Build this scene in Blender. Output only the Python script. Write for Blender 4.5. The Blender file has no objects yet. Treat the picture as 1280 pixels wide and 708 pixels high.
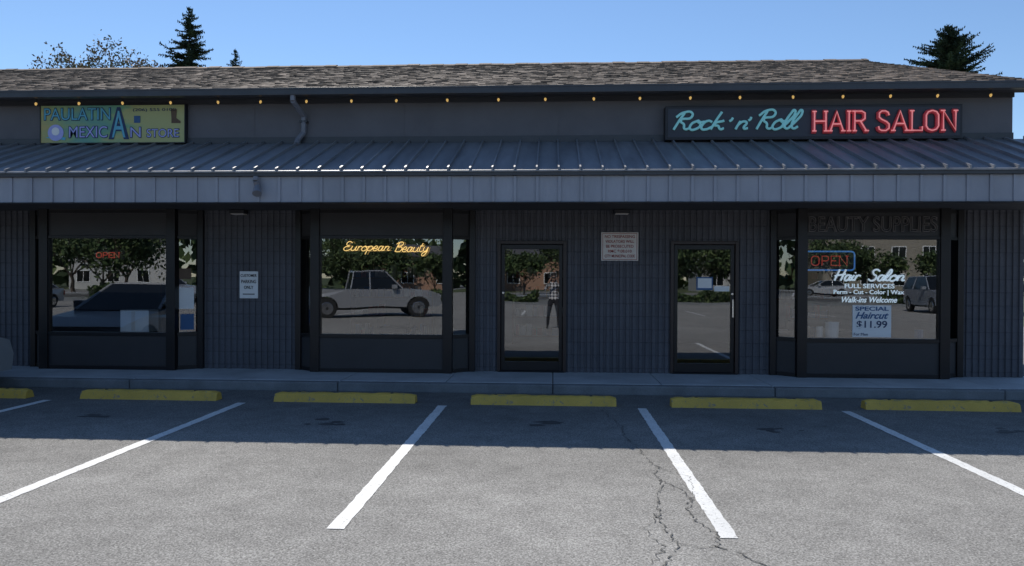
import bpy, math, random
from mathutils import Vector, Matrix, Euler
random.seed(7)
SC = bpy.context.scene
COL = SC.collection

# ------------------------------------------------------------------ helpers
def new_mat(name):
    m = bpy.data.materials.new(name); m.use_nodes = True
    return m, m.node_tree, m.node_tree.nodes['Principled BSDF']

def pmat(name, col, rough=.7, var=.15, scale=4, bump=0, bscale=60, metal=0, fine=0, stretch=None, emit=0, spec=None):
    m, nt, b = new_mat(name)
    N, L = nt.nodes, nt.links
    tc = N.new('ShaderNodeTexCoord')
    mp = N.new('ShaderNodeMapping')
    if stretch: mp.inputs['Scale'].default_value = stretch
    L.new(tc.outputs['Object'], mp.inputs[0])
    n = N.new('ShaderNodeTexNoise'); n.inputs['Scale'].default_value = scale; n.inputs['Detail'].default_value = 6
    n.inputs['Roughness'].default_value = .65
    L.new(mp.outputs[0], n.inputs['Vector'])
    r = N.new('ShaderNodeMapRange'); r.inputs['From Min'].default_value = .3; r.inputs['From Max'].default_value = .7
    r.inputs['To Min'].default_value = 1-var; r.inputs['To Max'].default_value = 1+var
    L.new(n.outputs[0], r.inputs['Value'])
    fac = r.outputs[0]
    if fine:
        n2 = N.new('ShaderNodeTexNoise'); n2.inputs['Scale'].default_value = bscale; n2.inputs['Detail'].default_value = 3
        L.new(tc.outputs['Object'], n2.inputs['Vector'])
        r2 = N.new('ShaderNodeMapRange'); r2.inputs['From Min'].default_value = .3; r2.inputs['From Max'].default_value = .7
        r2.inputs['To Min'].default_value = 1-fine; r2.inputs['To Max'].default_value = 1+fine
        L.new(n2.outputs[0], r2.inputs['Value'])
        mu = N.new('ShaderNodeMath'); mu.operation = 'MULTIPLY'
        L.new(fac, mu.inputs[0]); L.new(r2.outputs[0], mu.inputs[1]); fac = mu.outputs[0]
    vm = N.new('ShaderNodeVectorMath'); vm.operation = 'SCALE'
    vm.inputs[0].default_value = col[:3]
    L.new(fac, vm.inputs['Scale']); L.new(vm.outputs[0], b.inputs['Base Color'])
    b.inputs['Roughness'].default_value = rough; b.inputs['Metallic'].default_value = metal
    if spec is not None: b.inputs['Specular IOR Level'].default_value = spec
    if bump:
        n3 = N.new('ShaderNodeTexNoise'); n3.inputs['Scale'].default_value = bscale; n3.inputs['Detail'].default_value = 4
        L.new(tc.outputs['Object'], n3.inputs['Vector'])
        bp = N.new('ShaderNodeBump'); bp.inputs['Strength'].default_value = bump; bp.inputs['Distance'].default_value = .01
        L.new(n3.outputs[0], bp.inputs['Height']); L.new(bp.outputs[0], b.inputs['Normal'])
    if emit:
        L.new(vm.outputs[0], b.inputs['Emission Color']); b.inputs['Emission Strength'].default_value = emit
    return m

class MB:
    def __init__(s): s.v=[]; s.f=[]; s.m=[]; s.mats=[]; s.c=[]
    def mi(s, mat):
        if mat not in s.mats: s.mats.append(mat)
        return s.mats.index(mat)
    def poly(s, pts, mat, c=1.0):
        i=len(s.v); s.v += [tuple(p) for p in pts]; s.f.append(tuple(range(i,i+len(pts)))); s.m.append(s.mi(mat)); s.c.append(c)
    def hexa(s, p, mat, c=1.0):
        i=len(s.v); s.v += [tuple(q) for q in p]; k=s.mi(mat)
        for f in ((3,2,1,0),(4,5,6,7),(0,1,5,4),(1,2,6,5),(2,3,7,6),(3,0,4,7)):
            s.f.append(tuple(i+a for a in f)); s.m.append(k); s.c.append(c)
    def box(s, x0,x1,y0,y1,z0,z1, mat, c=1.0):
        s.hexa([(x0,y0,z0),(x1,y0,z0),(x1,y1,z0),(x0,y1,z0),(x0,y0,z1),(x1,y0,z1),(x1,y1,z1),(x0,y1,z1)], mat, c)
    def slab(s, a, b, z0, z1, t, mat):
        d=(Vector(b)-Vector(a)).normalized(); n=Vector((-d.y,d.x))*t
        a=Vector(a); b=Vector(b); c=b+n; e=a+n
        s.hexa([(a.x,a.y,z0),(b.x,b.y,z0),(c.x,c.y,z0),(e.x,e.y,z0),(a.x,a.y,z1),(b.x,b.y,z1),(c.x,c.y,z1),(e.x,e.y,z1)], mat)
    def cyl(s, p0, p1, r0, r1, n, mat, cap=True):
        p0=Vector(p0); p1=Vector(p1); d=(p1-p0).normalized()
        a = d.cross(Vector((0,0,1)) if abs(d.z)<.9 else Vector((1,0,0))).normalized(); b=d.cross(a)
        i=len(s.v); k=s.mi(mat)
        for j in range(n):
            t=2*math.pi*j/n; o=a*math.cos(t)+b*math.sin(t)
            s.v.append(tuple(p0+o*r0)); s.v.append(tuple(p1+o*r1))
        for j in range(n):
            q=(j+1)%n
            s.f.append((i+2*j,i+2*j+1,i+2*q+1,i+2*q)); s.m.append(k); s.c.append(1)
        if cap:
            s.f.append(tuple(i+2*j for j in range(n))); s.m.append(k); s.c.append(1)
            s.f.append(tuple(i+2*j+1 for j in reversed(range(n)))); s.m.append(k); s.c.append(1)
    def build(s, name, parent=None, bevel=0, smooth=False, colattr=False, seg=2, mesh_only=False):
        me=bpy.data.meshes.new(name); me.from_pydata(s.v,[],s.f)
        for m in s.mats: me.materials.append(m)
        me.polygons.foreach_set('material_index', s.m)
        if smooth: me.polygons.foreach_set('use_smooth',[True]*len(s.f))
        if colattr:
            ca=me.color_attributes.new('tint','FLOAT_COLOR','CORNER')
            dat=[]
            for p,c in zip(me.polygons, s.c):
                for _ in range(p.loop_total): dat += [c,c,c,1]
            ca.data.foreach_set('color', dat)
        me.update()
        if mesh_only: return me
        o=bpy.data.objects.new(name, me); COL.objects.link(o)
        if parent: o.parent=parent
        if bevel:
            bm=o.modifiers.new('bevel','BEVEL'); bm.width=bevel; bm.segments=seg; bm.limit_method='ANGLE'; bm.angle_limit=math.radians(40)
        return o

def empty(name, loc=(0,0,0), rz=0):
    o=bpy.data.objects.new(name,None); COL.objects.link(o); o.location=loc; o.rotation_euler=(0,0,rz); o.empty_display_size=.3
    return o

def tube(name, lines, r, mat, parent, smooth=True, cyc=False, res=3):
    cu=bpy.data.curves.new(name,'CURVE'); cu.dimensions='3D'; cu.bevel_depth=r; cu.bevel_resolution=2; cu.resolution_u=6; cu.use_fill_caps=True
    for ln in lines:
        if smooth and len(ln)>2:
            sp=cu.splines.new('BEZIER'); sp.bezier_points.add(len(ln)-1)
            for bp,p in zip(sp.bezier_points, ln):
                bp.co=p; bp.handle_left_type='AUTO'; bp.handle_right_type='AUTO'
        else:
            sp=cu.splines.new('POLY'); sp.points.add(len(ln)-1)
            for bp,p in zip(sp.points, ln): bp.co=(*p,1)
        sp.use_cyclic_u=cyc
    cu.materials.append(mat)
    o=bpy.data.objects.new(name,cu); COL.objects.link(o); o.parent=parent
    return o

def text(name, body, x0,x1,z0,z1,y, mat, parent, shear=0, bold=0.0):
    cu=bpy.data.curves.new(name,'FONT'); cu.body=body; cu.size=1; cu.shear=shear; cu.extrude=.002; cu.offset=bold
    cu.materials.append(mat)
    o=bpy.data.objects.new(name,cu); COL.objects.link(o)
    bpy.context.view_layer.update()
    bb=[Vector(c) for c in o.bound_box]; mnx=min(b.x for b in bb); mxx=max(b.x for b in bb); mny=min(b.y for b in bb); mxy=max(b.y for b in bb)
    sx=(x1-x0)/(mxx-mnx); sz=(z1-z0)/(mxy-mny)
    o.scale=(sx,sz,1); o.rotation_euler=(math.pi/2,0,0)
    o.location=(x0-mnx*sx, y, z0-mny*sz); o.parent=parent
    return o

SCRIPT = {
 'R':(.66,[[(.1,0),(.14,.5),(.2,.95)],[(-.05,.72),(.15,.98),(.5,.95),(.55,.7),(.2,.5),(.4,.3),(.52,.04),(.72,.08)]]),
 'o':(.45,[[(.2,.5),(.03,.3),(.08,.03),(.3,.02),(.4,.28),(.22,.5),(.35,.42),(.5,.45)]]),
 'c':(.42,[[(.36,.42),(.2,.5),(.04,.3),(.08,.04),(.25,0),(.44,.14)]]),
 'k':(.5,[[(.03,0),(.06,.5),(.12,1)],[(.38,.5),(.1,.25),(.25,.2),(.4,.01),(.52,.06)]]),
 "'":(.16,[[(.1,1),(.08,.88),(.04,.78)]]),
 'n':(.47,[[(.05,0),(.06,.25),(.08,.5)],[(.06,.28),(.2,.48),(.33,.42),(.34,.05),(.48,.06)]]),
 'l':(.28,[[(-.02,.1),(.14,.45),(.22,.85),(.15,1),(.07,.85),(.07,.1),(.17,.02),(.3,.12)]]),
 'E':(.58,[[(.5,.85),(.3,1),(.1,.85),(.15,.6),(.35,.53),(.1,.42),(.02,.15),(.2,0),(.45,.08),(.58,.2)]]),
 'u':(.48,[[(.05,.5),(.04,.1),(.15,0),(.32,.15),(.38,.5)],[(.38,.5),(.37,.08),(.5,.06)]]),
 'r':(.34,[[(.03,0),(.05,.25),(.06,.5)],[(.05,.28),(.18,.48),(.32,.43)]]),
 'p':(.44,[[(.08,.5),(.04,.1),(0,-.4)],[(.07,.35),(.2,.5),(.36,.4),(.33,.08),(.15,0),(.05,.1)]]),
 'e':(.4,[[(.04,.25),(.3,.32),(.25,.5),(.08,.42),(.03,.15),(.15,0),(.4,.14)]]),
 'a':(.46,[[(.34,.42),(.18,.5),(.04,.28),(.1,.02),(.28,.1),(.36,.5)],[(.36,.5),(.34,.05),(.48,.08)]]),
 'B':(.6,[[(.1,0),(.13,.5),(.18,.95)],[(0,.8),(.2,1),(.48,.95),(.45,.65),(.2,.53),(.5,.45),(.5,.1),(.25,0),(.05,.08)]]),
 't':(.3,[[(.12,.9),(.08,.1),(.2,0),(.32,.1)],[(-.02,.6),(.28,.62)]]),
 'y':(.44,[[(.05,.5),(.06,.15),(.2,.05),(.35,.5)],[(.36,.5),(.3,-.3),(.12,-.42),(.05,-.25),(.42,.08)]]),
 'H':(.68,[[(.1,0),(.12,.5),(.15,1)],[(.55,1),(.52,.5),(.5,0)],[(0,.42),(.3,.5),(.65,.58)]]),
 'i':(.2,[[(.08,.5),(.07,.08),(.2,.05)],[(.1,.68),(.11,.74)]]),
 'S':(.55,[[(.5,.85),(.3,1),(.1,.85),(.2,.6),(.42,.4),(.4,.1),(.2,0),(0,.15)]]),
 ' ':(.3,[]),
}
def serif(xs): return [[(x-.09,z),(x+.09,z)] for x,z in xs]
BLOCK = {
 'H':(.72,[[(.1,0),(.1,1)],[(.6,0),(.6,1)],[(.1,.5),(.6,.5)]]+serif([(.1,0),(.1,1),(.6,0),(.6,1)])),
 'A':(.74,[[(.08,0),(.36,1),(.64,0)],[(.18,.35),(.54,.35)]]+serif([(.08,0),(.64,0)])),
 'I':(.3,[[(.15,0),(.15,1)]]+serif([(.15,0),(.15,1)])),
 'R':(.72,[[(.1,0),(.1,1),(.4,1),(.54,.9),(.54,.62),(.4,.5),(.1,.5)],[(.34,.5),(.6,0)]]+serif([(.1,0),(.62,0),(.08,1)])),
 'S':(.6,[[(.5,.78),(.46,.93),(.35,1),(.2,1),(.1,.9),(.1,.68),(.2,.57),(.4,.45),(.5,.33),(.5,.12),(.38,0),(.2,0),(.1,.07),(.07,.22)]]),
 'L':(.6,[[(.1,1),(.1,0),(.52,0),(.52,.2)]]+serif([(.1,1),(.1,0)])),
 'O':(.68,[[(.3,0),(.16,.06),(.08,.22),(.08,.78),(.16,.94),(.3,1),(.36,1),(.5,.94),(.58,.78),(.58,.22),(.5,.06),(.36,0),(.3,0)]]),
 'N':(.74,[[(.1,0),(.1,1),(.6,0),(.6,1)]]+serif([(.1,0),(.08,1),(.6,1)])),
 'P':(.6,[[(.1,0),(.1,1),(.4,1),(.52,.9),(.52,.6),(.4,.48),(.1,.48)]]),
 'E':(.55,[[(.5,0),(.1,0),(.1,1),(.5,1)],[(.1,.5),(.42,.5)]]),
 ' ':(.35,[]),
}
def strokes(font, s, x0,x1,z0,z1,y, shear=0):
    pos=0; out=[]
    for ch in s:
        w,ls=font[ch]
        for l in ls: out.append([(pos+px+shear*pz, pz) for px,pz in l])
        pos+=w
    mx=max(p[0] for l in out for p in l); mn=min(p[0] for l in out for p in l)
    k=(x1-x0)/(mx-mn)
    return [[(x0+(px-mn)*k, y, z0+pz*(z1-z0)) for px,pz in l] for l in out]

# ------------------------------------------------------------------ materials
M={}
M['wall_up']=pmat('upper_wall_paint',(.142,.140,.155),.75,.12,1.2,.15,90, fine=.06)
M['fascia']=pmat('fascia_paint',(.31,.33,.385),.6,.14,1.5,.12,60, stretch=(1,1,.5))
M['trim']=pmat('dark_trim',(.022,.022,.027),.5,.12,3)
M['gutter']=pmat('gutter_paint',(.05,.052,.060),.4,.15,2)
M['metalroof']=pmat('metal_roof_paint',(.255,.255,.268),.5,.28,1.3,.05,8, metal=.2, stretch=(3,.5,.5))
M['soffit']=pmat('soffit_paint',(.07,.07,.075),.8,.15,2)
M['panel']=pmat('bay_panel_paint',(.038,.035,.038),.5,.12,2,.05,50)
M['frame']=pmat('bronze_aluminium',(.018,.016,.018),.35,.15,4,metal=.3)
M['doorframe']=pmat('brown_door_frame',(.036,.020,.018),.4,.15,4)
M['concrete']=pmat('sidewalk_concrete',(.50,.52,.54),.85,.18,1.6,.25,90, fine=.10)
M['curb']=pmat('curb_concrete',(.20,.21,.22),.85,.22,2.5,.3,60, fine=.12)
M['white_sign']=pmat('sign_white',(.78,.72,.67),.5,.08,6)
M['paper']=pmat('paper_white',(.86,.87,.88),.8,.04,3)
M['black']=pmat('black_ink',(.02,.02,.02),.6,.1,5)
M['red_ink']=pmat('red_ink',(.35,.04,.03),.6,.1,5)
M['blue_ink']=pmat('blue_ink',(.04,.12,.28),.6,.1,5)
M['inside']=pmat('interior_wall',(.14,.13,.12),.9,.1,1)
M['inside_floor']=pmat('interior_floor',(.08,.07,.065),.6,.2,2)
M['wood']=pmat('shelf_wood',(.13,.08,.05),.6,.25,6)
M['chrome']=pmat('chrome',(.6,.6,.62),.2,.05,5,metal=1)
M['tyre']=pmat('tyre_rubber',(.02,.02,.02),.85,.2,20)
M['carglass']=pmat('car_glass',(.01,.012,.014),.05,.1,3)
M['lens']=pmat('headlamp_lens',(.5,.52,.55),.1,.1,9)
M['tail']=pmat('tail_lamp',(.3,.01,.01),.2,.1,9)

def flute_mat():
    m=pmat('fluted_block_paint',(.104,.104,.120),.72,.20,1.3,.35,55, fine=.12)
    nt=m.node_tree; N,L=nt.nodes,nt.links; b=N['Principled BSDF']
    bp=[n for n in N if n.type=='BUMP'][0]
    tc=[n for n in N if n.type=='TEX_COORD'][0]
    sx=N.new('ShaderNodeSeparateXYZ'); L.new(tc.outputs['Object'],sx.inputs[0])
    mo=N.new('ShaderNodeMath'); mo.operation='PINGPONG'; mo.inputs[1].default_value=.1
    L.new(sx.outputs['Z'],mo.inputs[0])
    r=N.new('ShaderNodeMapRange'); r.inputs['From Max'].default_value=.007; L.new(mo.outputs[0],r.inputs['Value'])
    b2=N.new('ShaderNodeBump'); b2.inputs['Strength'].default_value=.8; b2.inputs['Distance'].default_value=.006
    L.new(r.outputs[0],b2.inputs['Height']); L.new(bp.outputs[0],b2.inputs['Normal']); L.new(b2.outputs[0],b.inputs['Normal'])
    old=b.inputs['Base Color'].links[0].from_socket
    mx=N.new('ShaderNodeMixRGB'); mx.blend_type='MULTIPLY'; mx.inputs['Fac'].default_value=1
    r2=N.new('ShaderNodeMapRange'); r2.inputs['From Max'].default_value=.006; r2.inputs['To Min'].default_value=.6; L.new(mo.outputs[0],r2.inputs['Value'])
    L.new(old,mx.inputs[1]); L.new(r2.outputs[0],mx.inputs[2]); L.new(mx.outputs[0],b.inputs['Base Color'])
    return m
M['flute']=flute_mat()

def glass_mat(name, refl=.20, tint=(.78,.80,.81)):
    m=bpy.data.materials.new(name); m.use_nodes=True; nt=m.node_tree; N,L=nt.nodes,nt.links
    N.clear(); out=N.new('ShaderNodeOutputMaterial')
    tr=N.new('ShaderNodeBsdfTransparent'); tr.inputs[0].default_value=(*tint,1)
    gl=N.new('ShaderNodeBsdfGlossy'); gl.inputs['Roughness'].default_value=.0; gl.inputs[0].default_value=(.95,.97,1,1)
    tc=N.new('ShaderNodeTexCoord'); n=N.new('ShaderNodeTexNoise'); n.inputs['Scale'].default_value=1.3; n.inputs['Detail'].default_value=1
    L.new(tc.outputs['Object'],n.inputs['Vector'])
    bp=N.new('ShaderNodeBump'); bp.inputs['Strength'].default_value=.25; bp.inputs['Distance'].default_value=.004
    L.new(n.outputs[0],bp.inputs['Height']); L.new(bp.outputs[0],gl.inputs['Normal'])
    fr=N.new('ShaderNodeLayerWeight'); fr.inputs['Blend'].default_value=.25
    mr=N.new('ShaderNodeMapRange'); mr.inputs['To Min'].default_value=refl; mr.inputs['To Max'].default_value=1
    L.new(fr.outputs['Fresnel'],mr.inputs['Value'])
    mx=N.new('ShaderNodeMixShader'); L.new(mr.outputs[0],mx.inputs[0]); L.new(tr.outputs[0],mx.inputs[1]); L.new(gl.outputs[0],mx.inputs[2])
    L.new(mx.outputs[0],out.inputs[0]); return m
M['glass']=glass_mat('storefront_glass')

def worn_paint(name,col,under,thr,sc):
    m=pmat(name,col,.65,.12,3,.2,120,fine=.1)
    nt=m.node_tree; N,L=nt.nodes,nt.links; b=N['Principled BSDF']
    tc=[n for n in N if n.type=='TEX_COORD'][0]
    n=N.new('ShaderNodeTexNoise'); n.inputs['Scale'].default_value=sc; n.inputs['Detail'].default_value=9; n.inputs['Roughness'].default_value=.8
    L.new(tc.outputs['Object'],n.inputs['Vector'])
    r=N.new('ShaderNodeMapRange'); r.inputs['From Min'].default_value=thr; r.inputs['From Max'].default_value=thr+.05
    L.new(n.outputs[0],r.inputs['Value'])
    old=b.inputs['Base Color'].links[0].from_socket
    mx=N.new('ShaderNodeMixRGB'); mx.inputs[2].default_value=(*under,1)
    L.new(r.outputs[0],mx.inputs[0]); L.new(old,mx.inputs[1]); L.new(mx.outputs[0],b.inputs['Base Color'])
    return m
M['yellow']=worn_paint('yellow_stop_paint',(.64,.42,.08),(.29,.24,.17),.56,11)
M['line']=worn_paint('white_line_paint',(.74,.74,.72),(.29,.285,.27),.56,35)

def asphalt_mat(name, base, dark, speck=.45, painted_shade=False):
    m,nt,b=new_mat(name); N,L=nt.nodes,nt.links
    tc=N.new('ShaderNodeTexCoord')
    def noise(s,d,ro=.6):
        n=N.new('ShaderNodeTexNoise'); n.inputs['Scale'].default_value=s; n.inputs['Detail'].default_value=d; n.inputs['Roughness'].default_value=ro
        L.new(tc.outputs['Object'],n.inputs['Vector']); return n.outputs[0]
    def mr(s,a,b_,c,d):
        r=N.new('ShaderNodeMapRange'); r.inputs['From Min'].default_value=a; r.inputs['From Max'].default_value=b_; r.inputs['To Min'].default_value=c; r.inputs['To Max'].default_value=d
        L.new(s,r.inputs['Value']); return r.outputs[0]
    def mul(a,b_):
        k=N.new('ShaderNodeMath'); k.operation='MULTIPLY'; L.new(a,k.inputs[0]); L.new(b_,k.inputs[1]); return k.outputs[0]
    big=mr(noise(.35,5),.3,.7,.80,1.15)
    mid=mr(noise(3.5,6),.3,.7,.86,1.13)
    fine=mr(noise(75,3,.7),.32,.68,1-speck,1+speck)
    vo=N.new('ShaderNodeTexVoronoi'); vo.inputs['Scale'].default_value=110; L.new(tc.outputs['Object'],vo.inputs['Vector'])
    sep=N.new('ShaderNodeSeparateColor'); L.new(vo.outputs['Color'],sep.inputs[0])
    st=mr(sep.outputs[0],0,1,.65,1.35)
    f=mul(mul(big,mid),mul(fine,st))
    if painted_shade:   # building shade deepened in the asphalt colour over the stall heads beside the kerb
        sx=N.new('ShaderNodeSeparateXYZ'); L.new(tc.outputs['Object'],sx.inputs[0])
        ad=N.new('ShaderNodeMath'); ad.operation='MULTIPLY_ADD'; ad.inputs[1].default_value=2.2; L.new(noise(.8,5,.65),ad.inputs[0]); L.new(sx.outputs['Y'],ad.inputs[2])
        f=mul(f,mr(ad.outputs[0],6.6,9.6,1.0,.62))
    vm=N.new('ShaderNodeVectorMath'); vm.operation='SCALE'; vm.inputs[0].default_value=base; L.new(f,vm.inputs['Scale'])
    stain=mr(noise(1.1,6,.7),.58,.72,0,.5)
    mx=N.new('ShaderNodeMixRGB'); mx.inputs[2].default_value=(*dark,1); L.new(stain,mx.inputs[0]); L.new(vm.outputs[0],mx.inputs[1])
    L.new(mx.outputs[0],b.inputs['Base Color']); b.inputs['Roughness'].default_value=.95
    b.inputs['Specular IOR Level'].default_value=.12
    bp=N.new('ShaderNodeBump'); bp.inputs['Strength'].default_value=.6; bp.inputs['Distance'].default_value=.004
    L.new(f,bp.inputs['Height']); L.new(bp.outputs[0],b.inputs['Normal'])
    return m
M['asphalt']=asphalt_mat('parking_asphalt',(.315,.305,.285),(.17,.165,.155),painted_shade=True)
M['farasphalt']=asphalt_mat('lot_asphalt',(.24,.235,.225),(.13,.125,.12),.3)
M['road']=asphalt_mat('road_asphalt',(.12,.12,.12),(.07,.07,.07),.3)
M['crack']=pmat('crack_tar',(.09,.09,.086),.9,.2,20)
M['oil']=pmat('oil_stain',(.07,.068,.066),.7,.4,12)
M['grass']=pmat('grass_ground',(.075,.095,.035),.95,.35,1.5,.5,30,fine=.3)

def shingle_mat():
    m,nt,b=new_mat('roof_shakes'); N,L=nt.nodes,nt.links
    at=N.new('ShaderNodeAttribute'); at.attribute_name='tint'
    tc=N.new('ShaderNodeTexCoord'); n=N.new('ShaderNodeTexNoise'); n.inputs['Scale'].default_value=6; n.inputs['Detail'].default_value=8
    mp=N.new('ShaderNodeMapping'); mp.inputs['Scale'].default_value=(5,1,1); L.new(tc.outputs['Object'],mp.inputs[0]); L.new(mp.outputs[0],n.inputs['Vector'])
    cr=N.new('ShaderNodeValToRGB'); e=cr.color_ramp.elements; e[0].position=.3; e[0].color=(.14,.095,.066,1); e[1].position=.72; e[1].color=(.32,.245,.185,1)
    L.new(n.outputs[0],cr.inputs[0])
    n2=N.new('ShaderNodeTexNoise'); n2.inputs['Scale'].default_value=.7; n2.inputs['Detail'].default_value=5; L.new(tc.outputs['Object'],n2.inputs['Vector'])
    r=N.new('ShaderNodeMapRange'); r.inputs['From Min'].default_value=.35; r.inputs['From Max'].default_value=.65; r.inputs['To Min'].default_value=.65; r.inputs['To Max'].default_value=1.2; L.new(n2.outputs[0],r.inputs['Value'])
    a=N.new('ShaderNodeVectorMath'); a.operation='MULTIPLY'; L.new(cr.outputs[0],a.inputs[0]); L.new(at.outputs['Color'],a.inputs[1])
    c=N.new('ShaderNodeVectorMath'); c.operation='SCALE'; L.new(a.outputs[0],c.inputs[0]); L.new(r.outputs[0],c.inputs['Scale'])
    L.new(c.outputs[0],b.inputs['Base Color']); b.inputs['Roughness'].default_value=.9
    return m
M['shake']=shingle_mat()

def neon(name,col,strength,base=None):
    m,nt,b=new_mat(name); b.inputs['Base Color'].default_value=(*(base or col),1); b.inputs['Emission Color'].default_value=(*col,1)
    b.inputs['Emission Strength'].default_value=strength; b.inputs['Roughness'].default_value=.4; return m
M['n_yellow']=neon('neon_yellow',(1,.66,.22),.85)
M['n_red']=neon('neon_red',(.9,.12,.09),.22)
M['n_blue']=neon('neon_blue',(.12,.38,.95),.30)
M['n_cyan']=neon('neon_cyan',(.25,.62,.66),.16)
M['n_pink']=neon('neon_pink',(1,.33,.33),.40)
M['letter_red']=neon('letter_red',(.60,.07,.09),.10)
M['n_off']=pmat('unlit_tube',(.27,.24,.23),.4,.1,5)
M['bulb']=neon('warm_bulb',(.9,.55,.16),.5)
M['vinyl']=neon('emissive_window_lettering',(.72,.86,.95),.38)  # vinyl lettering with added emission so it stands out from the window reflections

# ------------------------------------------------------------------ ground
def sheet(name,x0,x1,y0,y1,z,mat,parent=None):
    mb=MB(); mb.poly([(x0,y0,z),(x1,y0,z),(x1,y1,z),(x0,y1,z)],mat); return mb.build(name,parent)
sheet('ground',-900,900,-900,900,-.012,M['grass'])
lot=empty('parking_lot')
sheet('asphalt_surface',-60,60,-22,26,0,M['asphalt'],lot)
for x in (-9.0,-6.47,-3.92,-1.37,1.09,3.53,6.0,8.5):
    mb=MB(); n=70; w=.055; y0,y1=4.6,9.12
    pts=[]
    for i in range(n+1):
        y=y0+(y1-y0)*i/n; pts.append((x-w+random.uniform(-.005,.005),x+w+random.uniform(-.005,.005),y))
    for a,b in zip(pts,pts[1:]): mb.poly([(a[0],a[2],.004),(a[1],a[2],.004),(b[1],b[2],.004),(b[0],b[2],.004)],M['line'])
    mb.build('parking_line',lot)
for i in range(-9,10):
    x=-1.37+i*2.6
    sheet('parking_line',x-.05,x+.05,-13.5,-8.6,.004,M['line'],lot)
def crack(path,w,mat=M['crack']):
    mb=MB(); P=[]
    for (a,b) in zip(path,path[1:]):
        n=max(3,int((Vector(b)-Vector(a)).length/.03))
        for i in range(n):
            t=i/n; P.append((a[0]+(b[0]-a[0])*t+random.gauss(0,.013),a[1]+(b[1]-a[1])*t+random.gauss(0,.009)))
    P.append(path[-1])
    for a,b in zip(P,P[1:]):
        d=(Vector(b)-Vector(a)); 
        if d.length<1e-4 or random.random()<.06: continue
        nn=Vector((-d.y,d.x)).normalized()*w*random.uniform(.2,1.2)
        mb.poly([(a[0]-nn.x,a[1]-nn.y,.005),(a[0]+nn.x,a[1]+nn.y,.005),(b[0]+nn.x,b[1]+nn.y,.005),(b[0]-nn.x,b[1]-nn.y,.005)],mat)
    mb.build('crack',lot)
crack([(.60,9.0),(.66,8.5),(.74,8.0),(.72,7.5),(.81,6.96),(.83,6.6),(.88,6.3),(.84,6.05),(.86,5.85)],.005)
crack([(.86,5.85),(.78,5.5),(.72,5.05),(.70,4.8),(.76,4.5),(.70,4.3),(.62,4.1),(.5,3.2)],.0055)
crack([(.86,5.9),(.97,5.65),(1.0,5.4),(.93,5.15),(.95,4.9),(1.03,4.7),(1.0,4.45),(1.12,4.3),(1.2,4.1),(1.5,3.8)],.005)
crack([(.72,5.05),(.6,4.7),(.66,4.4),(.55,4.15)],.0035)
crack([(.76,4.5),(.88,4.42),(1.0,4.45)],.0035)
crack([(.88,6.3),(.98,6.15),(1.1,6.0),(1.05,5.6),(.97,5.2)],.003)
crack([(.62,4.1),(.75,3.95),(.9,4.0),(1.05,3.85)],.0045)
def blotch(cx,cy,rx,ry,seed):
    rnd=random.Random(seed)
    for k in range(6):
        mb=MB(); n=16; ox=cx+rnd.gauss(0,rx*.8); oy=cy+rnd.gauss(0,ry*.8); s=rnd.uniform(.15,.6); ph=rnd.uniform(0,6)
        mb.poly([(ox+s*rx*math.cos(2*math.pi*i/n)*(1+.25*math.sin(3*2*math.pi*i/n+ph)),oy+s*ry*math.sin(2*math.pi*i/n)*rnd.uniform(.8,1.1),.0022+k*.0003) for i in range(n)],M['oil']); mb.build('oil_stain',lot)
for i,(x,y,rx,ry) in enumerate([(-2.5,8.0,.14,.12),(-.2,8.1,.16,.1),(2.3,8.0,.17,.12),(4.8,8.1,.15,.12),(-5.2,8.1,.15,.1)]): blotch(x,y,rx,ry,i)

sw=empty('sidewalk')
mb=MB(); x=-24.0
while x<12:
    mb.box(x+.006,x+1.494,10.31,11.66,-.01,.13+random.uniform(-.002,.002),M['concrete']); x+=1.5
mb.build('slabs',sw,bevel=.008)
mb=MB(); x=-24.0
while x<12:
    mb.box(x+.004,x+2.996,10.15,10.302,-.01,.127,M['curb']); x+=3
mb.build('curb',sw,bevel=.02)
mb=MB(); mb.box(-24,12,10.29,11.6,-.01,.10,M['curb']); mb.build('joint_bed',sw)

def wheel_stop(cx,cy,rot=0):
    o=empty('wheel_stop',(cx,cy,0),rot)
    mb=MB(); L=.91; rnd=random.Random(int(cx*100))
    prof=[(-.085,0),(-.06,.10),(-.035,.115),(.035,.115),(.06,.10),(.085,0)]
    ns=26; rings=[]
    for i in range(ns+1):
        x=-L+2*L*i/ns
        rings.append([(x,p[0]+(rnd.gauss(0,.0025) if p[1]>.05 else 0),p[1]+(rnd.gauss(0,.0025)-(.014 if rnd.random()<.07 else 0)+(-.02 if i in (0,ns) else 0) if p[1]>.05 else 0)) for p in prof])
    for r1,r2 in zip(rings,rings[1:]):
        for j in range(5): mb.poly([r1[j],r2[j],r2[j+1],r1[j+1]],M['yellow'])
    mb.poly(rings[0][::-1],M['yellow']); mb.poly(rings[-1],M['yellow'])
    mb.build('stop_body',o)
    mb=MB()
    for s in (-.6,.6): mb.cyl((s,0,.1),(s,0,.119),.02,.02,10,M['black'])
    mb.build('anchor_pins',o)
for i,x in enumerate((-10.2,-7.75,-5.22,-2.65,-.12,2.38,4.74,7.25)): wheel_stop(x,9.33+random.uniform(-.03,.03),random.uniform(-.015,.015))

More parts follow.
